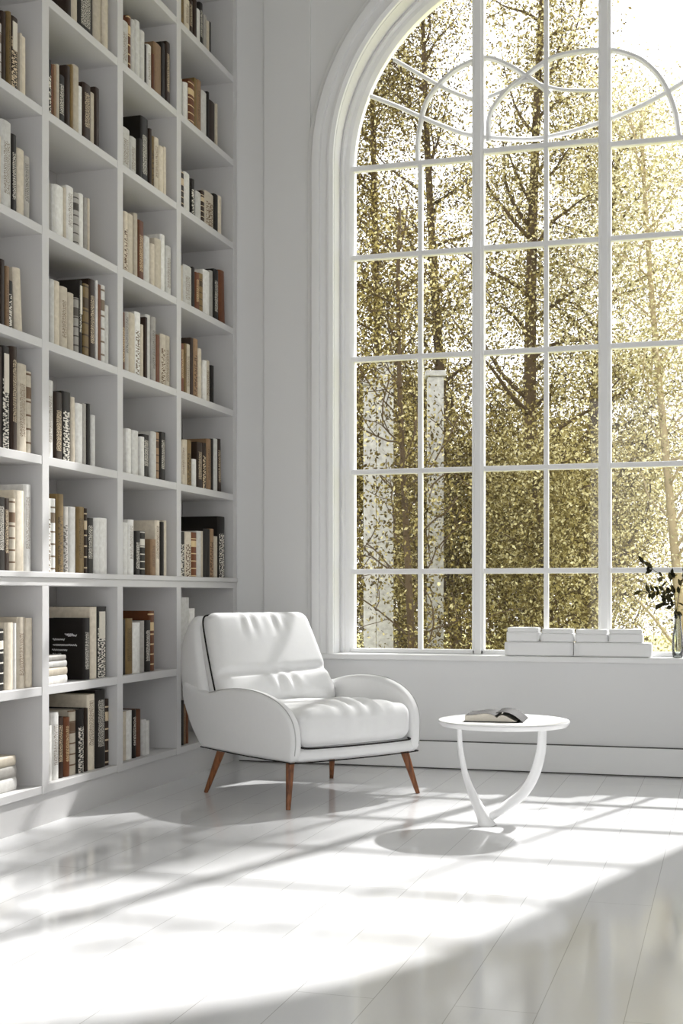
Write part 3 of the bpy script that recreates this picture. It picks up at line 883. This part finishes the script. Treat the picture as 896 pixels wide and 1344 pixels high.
bm = bmesh.new()
pts = catmull([tp(603, 955, 0.02), tp(605, 985, 0.015), tp(611, 1018, 0.0), tp(621, 1048, -0.03), tp(632, 1072, -0.05), tp(637, 1086, -0.055)], 6)
n = len(pts)
tube(bm, pts, [(0.011 + 0.033 * (i / (n - 1)) ** 2.4, 0.010 + 0.026 * (i / (n - 1)) ** 2.2) for i in range(n)], 18)
for v in bm.verts: v.co.z = max(v.co.z, 0.0005)
o = obj('leg', bm, M_table, table, 70); o['label'] = 'slim leg widening into the foot'
bm = bmesh.new()
pts = catmull([tp(713, 955, 0.03), tp(711, 985, 0.03), tp(703, 1015, 0.03), tp(688, 1040, 0.02), tp(667, 1056, 0.0), tp(648, 1068, -0.04), tp(637, 1076, -0.05)], 6)
n = len(pts)
tube(bm, pts, [(0.022 + 0.003 * math.sin(math.pi * i / (n - 1)) - 0.004 * (i / (n - 1)), 0.014 + 0.008 * math.sin(math.pi * i / (n - 1))) for i in range(n)], 18)
for v in bm.verts: v.co.z = max(v.co.z, 0.0005)
o = obj('leg', bm, M_table, table, 70); o['label'] = 'broad leg curving in from the right'

# open paperback on the table
bc = at((652 - 448) / F * 5.38, 5.38, TZ + 0.0006)
bk = thing('open_book', 'open dark-paged book with curling black cover lying on the round white table', 'book', bc, TH + math.radians(-14))
bk.scale = (1.06, 1.35, 1.12)
bw, bl = 0.205, 0.155
bm = bmesh.new()
for sgn in (-1, 1):                                      # two page halves, arching off the spine
    x_sp = 0.012
    Ls = bw * (0.60 if sgn < 0 else 0.36)
    nn = 10
    rows_t, rows_b = [], []
    for i in range(nn + 1):
        t = i / nn
        x = x_sp + sgn * Ls * t
        th = 0.026 * (1 - 0.15 * t) if sgn < 0 else 0.022 * (1 - t) ** 0.8 + 0.004
        zt = th + 0.010 * math.sin(math.pi * min(1, t * 1.2)) * (1 - t) - 0.010 * (1 - t) ** 6
        rows_t.append([bm.verts.new((x, y, zt)) for y in (-bl / 2, bl / 2)])
        rows_b.append([bm.verts.new((x, y, 0.0025)) for y in (-bl / 2, bl / 2)])
    for i in range(nn):
        a, b, c, d = rows_t[i], rows_t[i + 1], rows_b[i], rows_b[i + 1]
        bm.faces.new((a[0], b[0], b[1], a[1])); bm.faces.new((c[0], c[1], d[1], d[0]))
        bm.faces.new((a[0], c[0], d[0], b[0])); bm.faces.new((a[1], b[1], d[1], c[1]))
    bm.faces.new((rows_t[-1][0], rows_b[-1][0], rows_b[-1][1], rows_t[-1][1]))
obj('page_block', bm, M_page, bk, 40)
bm = boxes([((x_sp - bw * 0.62, -bl / 2 - 0.004, 0.0), (x_sp + bw * 0.40, bl / 2 + 0.004, 0.0025))], 0.0008)
obj('cover', bm, M_pipe, bk)
bm = bmesh.new()                                         # dark printed page on the left half, page curling up on the right
A, B = [], []
for i in range(13):
    t = i / 12
    x = x_sp - bw * 0.598 + bw * 0.585 * t
    tt = (x_sp - x) / (bw * 0.60); zt = 0.0012 + 0.026 * (1 - 0.15 * tt) + 0.010 * math.sin(math.pi * min(1, tt * 1.2)) * (1 - tt) - 0.010 * (1 - tt) ** 6
    A.append(bm.verts.new((x, -bl / 2 + 0.002, zt))); B.append(bm.verts.new((x, bl / 2 - 0.002, zt)))
for i in range(12): bm.faces.new((A[i], A[i + 1], B[i + 1], B[i]))
M_print = paint('printed_page', (0.07, 0.068, 0.066), 0.75, 0.1, 0.9, 28.0)
o = obj('printed_page', bm, M_print, bk, 180); o['label'] = 'dark printed page'
bm = bmesh.new()
A, B = [], []
for i in range(15):
    t = i / 14
    x = x_sp - 0.004 + bw * 0.50 * t
    zt = 0.034 + 0.014 * math.sin(math.pi * t * 0.8) - 0.040 * t ** 1.6
    A.append([bm.verts.new((x, -bl / 2, zt)), bm.verts.new((x, -bl / 2, zt - 0.002))]); B.append([bm.verts.new((x, bl / 2, zt)), bm.verts.new((x, bl / 2, zt - 0.002))])
for i in range(14):
    bm.faces.new((A[i][0], A[i + 1][0], B[i + 1][0], B[i][0])); bm.faces.new((A[i][1], B[i][1], B[i + 1][1], A[i + 1][1]))
    bm.faces.new((A[i][0], A[i][1], A[i + 1][1], A[i + 1][0])); bm.faces.new((B[i][0], B[i + 1][0], B[i + 1][1], B[i][1]))
o = obj('curled_cover', bm, M_pipe, bk, 60); o['label'] = 'black cover curling up on the right'

# ------------------------------------------------- white boxes on the sill
def sillbox(x0, x1, y0, y1, vf, depth, label, r=0.008):
    ua, Da = on_v(x0, vf); ub, Db = on_v(x1, vf)
    D = 0.5 * (Da + Db)
    z0, z1 = zz(y1, D), zz(y0, D)
    return ua, ub, z0, z1


GRP = 'white boxes stacked on the window sill'
VFB = V - 0.030
ux = [on_v(x, VFB)[0] for x in (661, 752, 855)]
ZL = ZSILL + 0.0006
HLO = 0.076
for k in range(2):
    a, b = ux[k] + 0.0015, ux[k + 1] - 0.0015
    bm = rounded_box((b - a) / 2, 0.060, HLO / 2, 0.009, 10)
    o = obj('box', bm, M_box, None, 180)
    o.location = ((a + b) / 2, VFB + 0.064, ZL + HLO / 2)
    tag(o, ('long white lower box on the sill, nearer the arm chair end of the stack', 'long white lower box on the sill, at the plant end of the stack')[k], 'box', GRP)
tops = [(664, 707, 'leftmost'), (709, 752, 'second from left'), (754, 797, 'third from left'), (798, 843, 'rightmost')]
for k, (xa, xb, nm) in enumerate(tops):
    a, b = on_v(xa, VFB + 0.004)[0], on_v(xb, VFB + 0.004)[0]
    hh = (0.076, 0.070, 0.068, 0.070)[k]
    bt = rounded_box((b - a) / 2, 0.054, (hh - 0.022) / 2, 0.008, 10)
    root = obj('box', bt, M_box, None, 180)
    root.location = ((a + b) / 2, VFB + 0.062, ZL + HLO + 0.0005 + (hh - 0.022) / 2)
    tag(root, 'small white lidded box, %s of the four on top of the sill stack' % nm, 'box', GRP)
    lid = rounded_box((b - a) / 2 - 0.004, 0.052, 0.012, 0.006, 8)
    bmesh.ops.translate(lid, verts=lid.verts[:], vec=(0, 0, (hh - 0.022) / 2 + 0.010))
    obj('lid', lid, M_box, root, 180)

# --------------------------------------------------------- vase and sprig
vu, vD = on_v(889, V + 0.03)
vase = bmesh.new()
lathe(vase, [(0.020, 0), (0.027, 0.004), (0.030, 0.05), (0.027, 0.11), (0.018, 0.17), (0.016, 0.20), (0.020, 0.225), (0.0185, 0.225), (0.0145, 0.20), (0.0165, 0.17), (0.025, 0.11), (0.0275, 0.05), (0.024, 0.008)], 32)
vz = tag(obj('vase', vase, M_vase, None, 180), 'slender clear glass bud vase holding the dark sprig on the sill', 'vase')
vz.location = (vu, V + 0.03, ZSILL + 0.0006)
spr = thing('leafy_sprig', 'dark leafy sprig standing in the clear glass vase', 'plant', (vu, V + 0.03, ZSILL + 0.012))


def leaf_shape(bm, p, d, nrm, L, W):
    d = d.normalized(); s = d.cross(nrm).normalized(); up = s.cross(d).normalized()
    c = [p + d * L * t + s * W * w + up * L * k for t, w, k in ((0, 0, 0), (0.3, 0.42, 0.03), (0.65, 0.40, 0.02), (1.0, 0, -0.08), (0.65, -0.40, 0.02), (0.3, -0.42, 0.03))]
    m0 = p + d * L * 0.3 - up * L * 0.03; m1 = p + d * L * 0.65 - up * L * 0.03
    vs = [bm.verts.new(q) for q in c]; a, b = bm.verts.new(m0), bm.verts.new(m1)
    bm.faces.new((vs[0], vs[1], a)); bm.faces.new((vs[1], vs[2], b, a)); bm.faces.new((vs[2], vs[3], b))
    bm.faces.new((vs[0], a, vs[5])); bm.faces.new((vs[5], a, b, vs[4])); bm.faces.new((vs[4], b, vs[3]))


def sp(x, y, dv=0.0):
    u, D = on_v(x, V + 0.03 + dv)
    return Vector((u - vu, dv, zz(y, D) - ZSILL - 0.012))


stems = [[(888, 853), (886, 815), (884, 780), (872, 760), (856, 747), (842, 738)], [(886, 815), (890, 785), (896, 760), (906, 742)], [(884, 780), (868, 775), (852, 778), (838, 774)], [(885, 800), (876, 790), (866, 792)], [(884, 780), (880, 765), (882, 750)]]
bm = bmesh.new(); lb = bmesh.new()
rr = random.Random(11)
for k, st in enumerate(stems):
    pts = catmull([sp(x, y, 0.03 * math.sin(i + k)* (0 if (k == 0 and i < 2) else 1) * 0.6) for i, (x, y) in enumerate(st)], 5)
    tube(bm, pts, [0.0028 * (1 - 0.6 * i / len(pts)) if k == 0 else 0.0018 for i in range(len(pts))], 6)
    for i in range(6 if k == 0 else 2, len(pts), 2):
        for sgn in (-1, 1):
            if rr.random() < 0.25: continue
            t = (pts[min(i + 1, len(pts) - 1)] - pts[i - 1]).normalized()
            d = (t * 0.5 + Vector((rr.uniform(-0.6, 0.6), rr.uniform(-0.8, 0.5), sgn * 0.8))).normalized()
            leaf_shape(lb, pts[i], d, Vector((rr.uniform(-1, 1), -1, rr.uniform(-0.3, 1))), rr.uniform(0.032, 0.052), rr.uniform(0.020, 0.030))
obj('stem', bm, M_stem, spr, 180)
obj('leaves', lb, M_sprig, spr)

# ---------------------------------------------------------------- outdoors
GZ = -0.35
tag(obj('ground', boxes([((-26, V + 0.35, GZ - 0.2), (24, 42, GZ))]), M_lawn), kind='structure')


def leaves_mesh(name, pos, size, mat, parent, rng):
    n = len(pos)
    d = rng.normal(size=(n, 3)); d /= np.linalg.norm(d, axis=1)[:, None]
    e = rng.normal(size=(n, 3)); e -= d * (e * d).sum(1)[:, None]; e /= np.linalg.norm(e, axis=1)[:, None]
    s = size * rng.uniform(0.6, 1.25, n)[:, None]
    c = np.stack([pos - d * s * 0.5, pos + e * s * 0.28, pos + d * s * 0.5, pos - e * s * 0.28], 1).reshape(-1, 3)
    me = bpy.data.meshes.new(name)
    me.vertices.add(4 * n); me.vertices.foreach_set('co', c.astype(np.float32).ravel())
    me.loops.add(4 * n); me.loops.foreach_set('vertex_index', np.arange(4 * n, dtype=np.int32))
    me.polygons.add(n); me.polygons.foreach_set('loop_start', np.arange(0, 4 * n, 4, dtype=np.int32))
    me.polygons.foreach_set('loop_total', np.full(n, 4, dtype=np.int32))
    me.update(calc_edges=True)
    return link(name, me, mat, parent)


def tree(x, D, height, spread, nleaf, seed, label, mat, trunk_r=0.09, first=0.12, lean=(0, 0), size=0.06, group='trees outside the window', zmin=0.0, taper=0.55, kind_name='tree', clump=0.21, extra=None):
    rng = np.random.default_rng(seed)
    base = at((x - 448) / F * D, D, GZ)
    root = thing(kind_name, label, 'tree' if kind_name == 'tree' else 'shrub', base, 0, group)
    bm = bmesh.new()
    nodes_ = []
    tr = []
    nT = 14
    for i in range(nT + 1):
        t = i / nT
        tr.append(Vector((lean[0] * t + 0.10 * math.sin(3 * t + seed), lean[1] * t + 0.10 * math.cos(2.3 * t + seed), height * 0.94 * t)))
    tube(bm, tr, [trunk_r * (1 - 0.85 * i / nT) + 0.008 for i in range(nT + 1)], 8)
    nb = int(16 + height * 3)
    for k in range(nb):
        t = first + (0.97 - first) * (k + rng.uniform(0, 0.8)) / nb
        p0 = tr[0].lerp(tr[-1], 0) if False else tr[min(nT, int(t * nT))].lerp(tr[min(nT, int(t * nT) + 1)], t * nT - int(t * nT))
        az = rng.uniform(0, 2 * math.pi)
        Lb = spread * (1 - taper * t) * rng.uniform(0.6, 1.1)
        el = rng.uniform(0.35, 1.0)
        d = Vector((math.cos(az) * math.cos(el), math.sin(az) * math.cos(el), math.sin(el)))
        pts = [p0]
        for j in range(7):
            d = (d + Vector(rng.normal(0, 0.16, 3)) + Vector((0, 0, 0.03))).normalized()
            pts.append(pts[-1] + d * Lb / 7)
        r0 = trunk_r * (0.42 - 0.25 * t)
        tube(bm, pts, [max(0.006, r0 * (1 - 0.85 * j / 7)) for j in range(8)], 6)
        for j in range(2, 8):
            nodes_.append(pts[j])
            if rng.random() < 0.8:
                dd = (d * 0.4 + Vector(rng.normal(0, 0.6, 3))).normalized()
                q = [pts[j]]
                for m in range(4):
                    dd = (dd + Vector(rng.normal(0, 0.2, 3))).normalized()
                    q.append(q[-1] + dd * Lb * 0.10)
                tube(bm, q, [max(0.004, r0 * 0.25 * (1 - m * 0.2)) for m in range(5)], 4, False)
                nodes_ += q[1:]
    obj('trunk', bm, M_bark_hazed if mat is M_leaf_hazed else M_bark, root, 180)
    P = np.array([tuple(p) for p in nodes_])
    P = P[P[:, 2] > zmin]
    idx = rng.integers(0, len(P), nleaf)
    pos = P[idx] + rng.normal(0, 1, (nleaf, 3)) * clump * np.array([1, 1, 0.9])
    pos = pos[pos[:, 2] > 0.02]
    if extra is not None: pos = np.concatenate([pos, extra - np.array(base)])
    leaves_mesh('foliage', pos, size, mat, root, rng)
    return root


TREES = [
 (700, 13.0, 8.6, 1.7, 44550, 3, 'tall olive green tree with slender dark trunk behind the middle panes', M_leaf, 0.085, 0.10, (0.15, 0), 0.040, 'tree'),
 (590, 14.5, 8.6, 1.7, 37950, 8, 'dark leaved tree close behind the left mullion of the window', M_leaf_dark, 0.08, 0.06, (-0.2, 0), 0.040, 'tree'),
 (490, 15.5, 9.4, 1.6, 31350, 14, 'thin leaved tree seen through the left edge panes', M_leaf_dark, 0.07, 0.06, (0.1, 0), 0.040, 'tree'),
 (425, 16.5, 8.2, 1.9, 24000, 71, 'dark leaved tree half hidden behind the left window casing', M_leaf_dark, 0.08, 0.05, (0.15, 0), 0.046, 'tree'),
 (745, 15.0, 7.0, 2.0, 42900, 21, 'bushy olive tree with leaning branches behind the right mullion', M_leaf, 0.10, 0.05, (0.7, 0), 0.040, 'tree'),
 (890, 12.5, 6.4, 1.8, 33000, 27, 'yellow green tree, leaves painted pale with haze, seen through the rightmost panes', M_leaf_hazed, 0.045, 0.08, (-0.25, 0), 0.037, 'tree'),
 (1110, 13.0, 9.6, 2.3, 9000, 33, 'tall thin leaved haze-paled tree added beyond the right window edge for dappled sun', M_leaf_hazed, 0.12, 0.25, (-0.2, 0), 0.060, 'tree'),  # tree added to dapple the sun on the floor
 (527, 9.6, 4.4, 0.95, 7800, 52, 'slim young tree standing in front of the pale reflection posts', M_leaf_dark, 0.025, 0.10, (0.1, 0), 0.034, 'tree'),
 (585, 11.8, 2.7, 1.25, 24750, 61, 'low dark shrub filling the bottom panes beside the left mullion', M_leaf_dark, 0.03, 0.03, (0, 0), 0.037, 'shrub'),
 (715, 11.4, 2.5, 1.25, 23100, 64, 'low olive shrub filling the bottom of the middle panes', M_leaf, 0.03, 0.03, (0, 0), 0.037, 'shrub'),
 (540, 17.0, 4.0, 2.2, 39600, 41, 'dark rounded shrub in the far left of the garden', M_leaf_dark, 0.07, 0.03, (0, 0), 0.052, 'shrub'),
 (660, 18.0, 3.9, 2.3, 39600, 43, 'dark rounded shrub behind the slender dark trunk', M_leaf_dark, 0.07, 0.03, (0, 0), 0.052, 'shrub'),
 (790, 19.0, 3.6, 2.4, 33000, 47, 'olive rounded shrub at the far back of the garden', M_leaf, 0.07, 0.03, (0, 0), 0.052, 'shrub'),
]
# a dense bough added out of view to shade the floor beside the chair
poly = [(5.03, 9.4), (5.33, 9.02), (5.31, 8.5), (4.12, 8.04), (4.36, 8.66)]
rb = random.Random(9); shade_bough = []
while len(shade_bough) < 2600:
    a, b, c = rb.sample(poly, 3)
    w1, w2 = rb.random(), rb.random()
    if w1 + w2 > 1: w1, w2 = 1 - w1, 1 - w2
    shade_bough.append(tuple(at(a[0] + (b[0] - a[0]) * w1 + (c[0] - a[0]) * w2 + rb.gauss(0, 0.04), 13.0 + rb.gauss(0, 0.06), a[1] + (b[1] - a[1]) * w1 + (c[1] - a[1]) * w2 + rb.gauss(0, 0.04))))
shade_bough = np.array(shade_bough)
for (x, D, hgt, spd, nl, sd, lb_, mt, tr_, fs, ln, sz, kn) in TREES:
    tree(x, D, hgt, spd, nl, sd, lb_, mt, tr_, fs, ln, sz, 'trees outside the window' if kn == 'tree' else 'shrubs in the garden', kind_name=kn,
         extra=shade_bough if x == 1110 else None, clump=0.10 if x == 527 else 0.21)

# pale posts added outside, standing in for reflections in the left panes
for k, (x, w, D, nm) in enumerate(((485, 0.10, 10.6, 'left'), (505, 0.14, 11.0, 'middle'), (571, 0.14, 11.4, 'right'))):
    p = at((x - 448) / F * D, D, GZ)
    bm = bmesh.new()
    hh = (3.0, 3.25, 3.2)[k]
    box(bm, (-w / 2, -w / 2, 0), (w / 2, w / 2, hh), 0.012)
    box(bm, (-w / 2 - 0.02, -w / 2 - 0.02, hh), (w / 2 + 0.02, w / 2 + 0.02, hh + 0.05), 0.008)
    o = tag(obj('reflection_post', bm, M_post), 'pale post standing in for a reflection in the left panes, %s one of three' % nm, 'post', 'pale reflection posts')
    o.location = p; o.rotation_euler = (0, 0, TH)

# ---------------------------------------------------------- light and sky
w = bpy.data.worlds.new('sky'); bpy.context.scene.world = w; w.use_nodes = True
nt = w.node_tree
bg = nt.nodes['Background']
tcw = nt.nodes.new('ShaderNodeTexCoord'); sx = nt.nodes.new('ShaderNodeSeparateXYZ')
cr = nt.nodes.new('ShaderNodeValToRGB')
cr.color_ramp.elements[0].position = 0.45; cr.color_ramp.elements[0].color = (0.80, 0.79, 0.77, 1)
cr.color_ramp.elements[1].position = 0.60; cr.color_ramp.elements[1].color = (0.965, 0.985, 1.0, 1)
mr = nt.nodes.new('ShaderNodeMapRange'); mr.inputs['From Min'].default_value = -1; mr.inputs['From Max'].default_value = 1
nt.links.new(tcw.outputs['Generated'], sx.inputs[0]); nt.links.new(sx.outputs[2], mr.inputs['Value'])
nt.links.new(mr.outputs['Result'], cr.inputs['Fac']); nt.links.new(cr.outputs['Color'], bg.inputs['Color'])
bg.inputs['Strength'].default_value = 1.4

sl = bpy.data.lights.new('sun', 'SUN'); so = bpy.data.objects.new('sun', sl); C.objects.link(so)
sl.energy = 5.0; sl.angle = math.radians(1.5); sl.color = (1.0, 0.99, 0.975)
sd = at(-0.30, -0.43, -0.46)
so.rotation_euler = Vector(sd).to_track_quat('-Z', 'Y').to_euler()

# -------------------------------------------------------------- the camera
cam = bpy.data.cameras.new('camera'); co = bpy.data.objects.new('camera', cam); C.objects.link(co)
cam.sensor_fit = 'HORIZONTAL'; cam.sensor_width = 36.0
cam.lens = 36.0 * F / 896.0
cam.shift_y = (HY - 672.0) / 896.0
cam.clip_end = 200
co.location = (0, 0, H)
co.rotation_euler = (math.radians(90), 0, TH)
sc = bpy.context.scene
sc.camera = co
sc.view_settings.view_transform = 'Standard'
sc.view_settings.look = 'None'
sc.view_settings.exposure = 0.92
sc.cycles.use_denoising = True
sc.cycles.max_bounces = 10
sc.cycles.diffuse_bounces = 6
sc.cycles.transparent_max_bounces = 16
sc.cycles.sample_clamp_indirect = 8
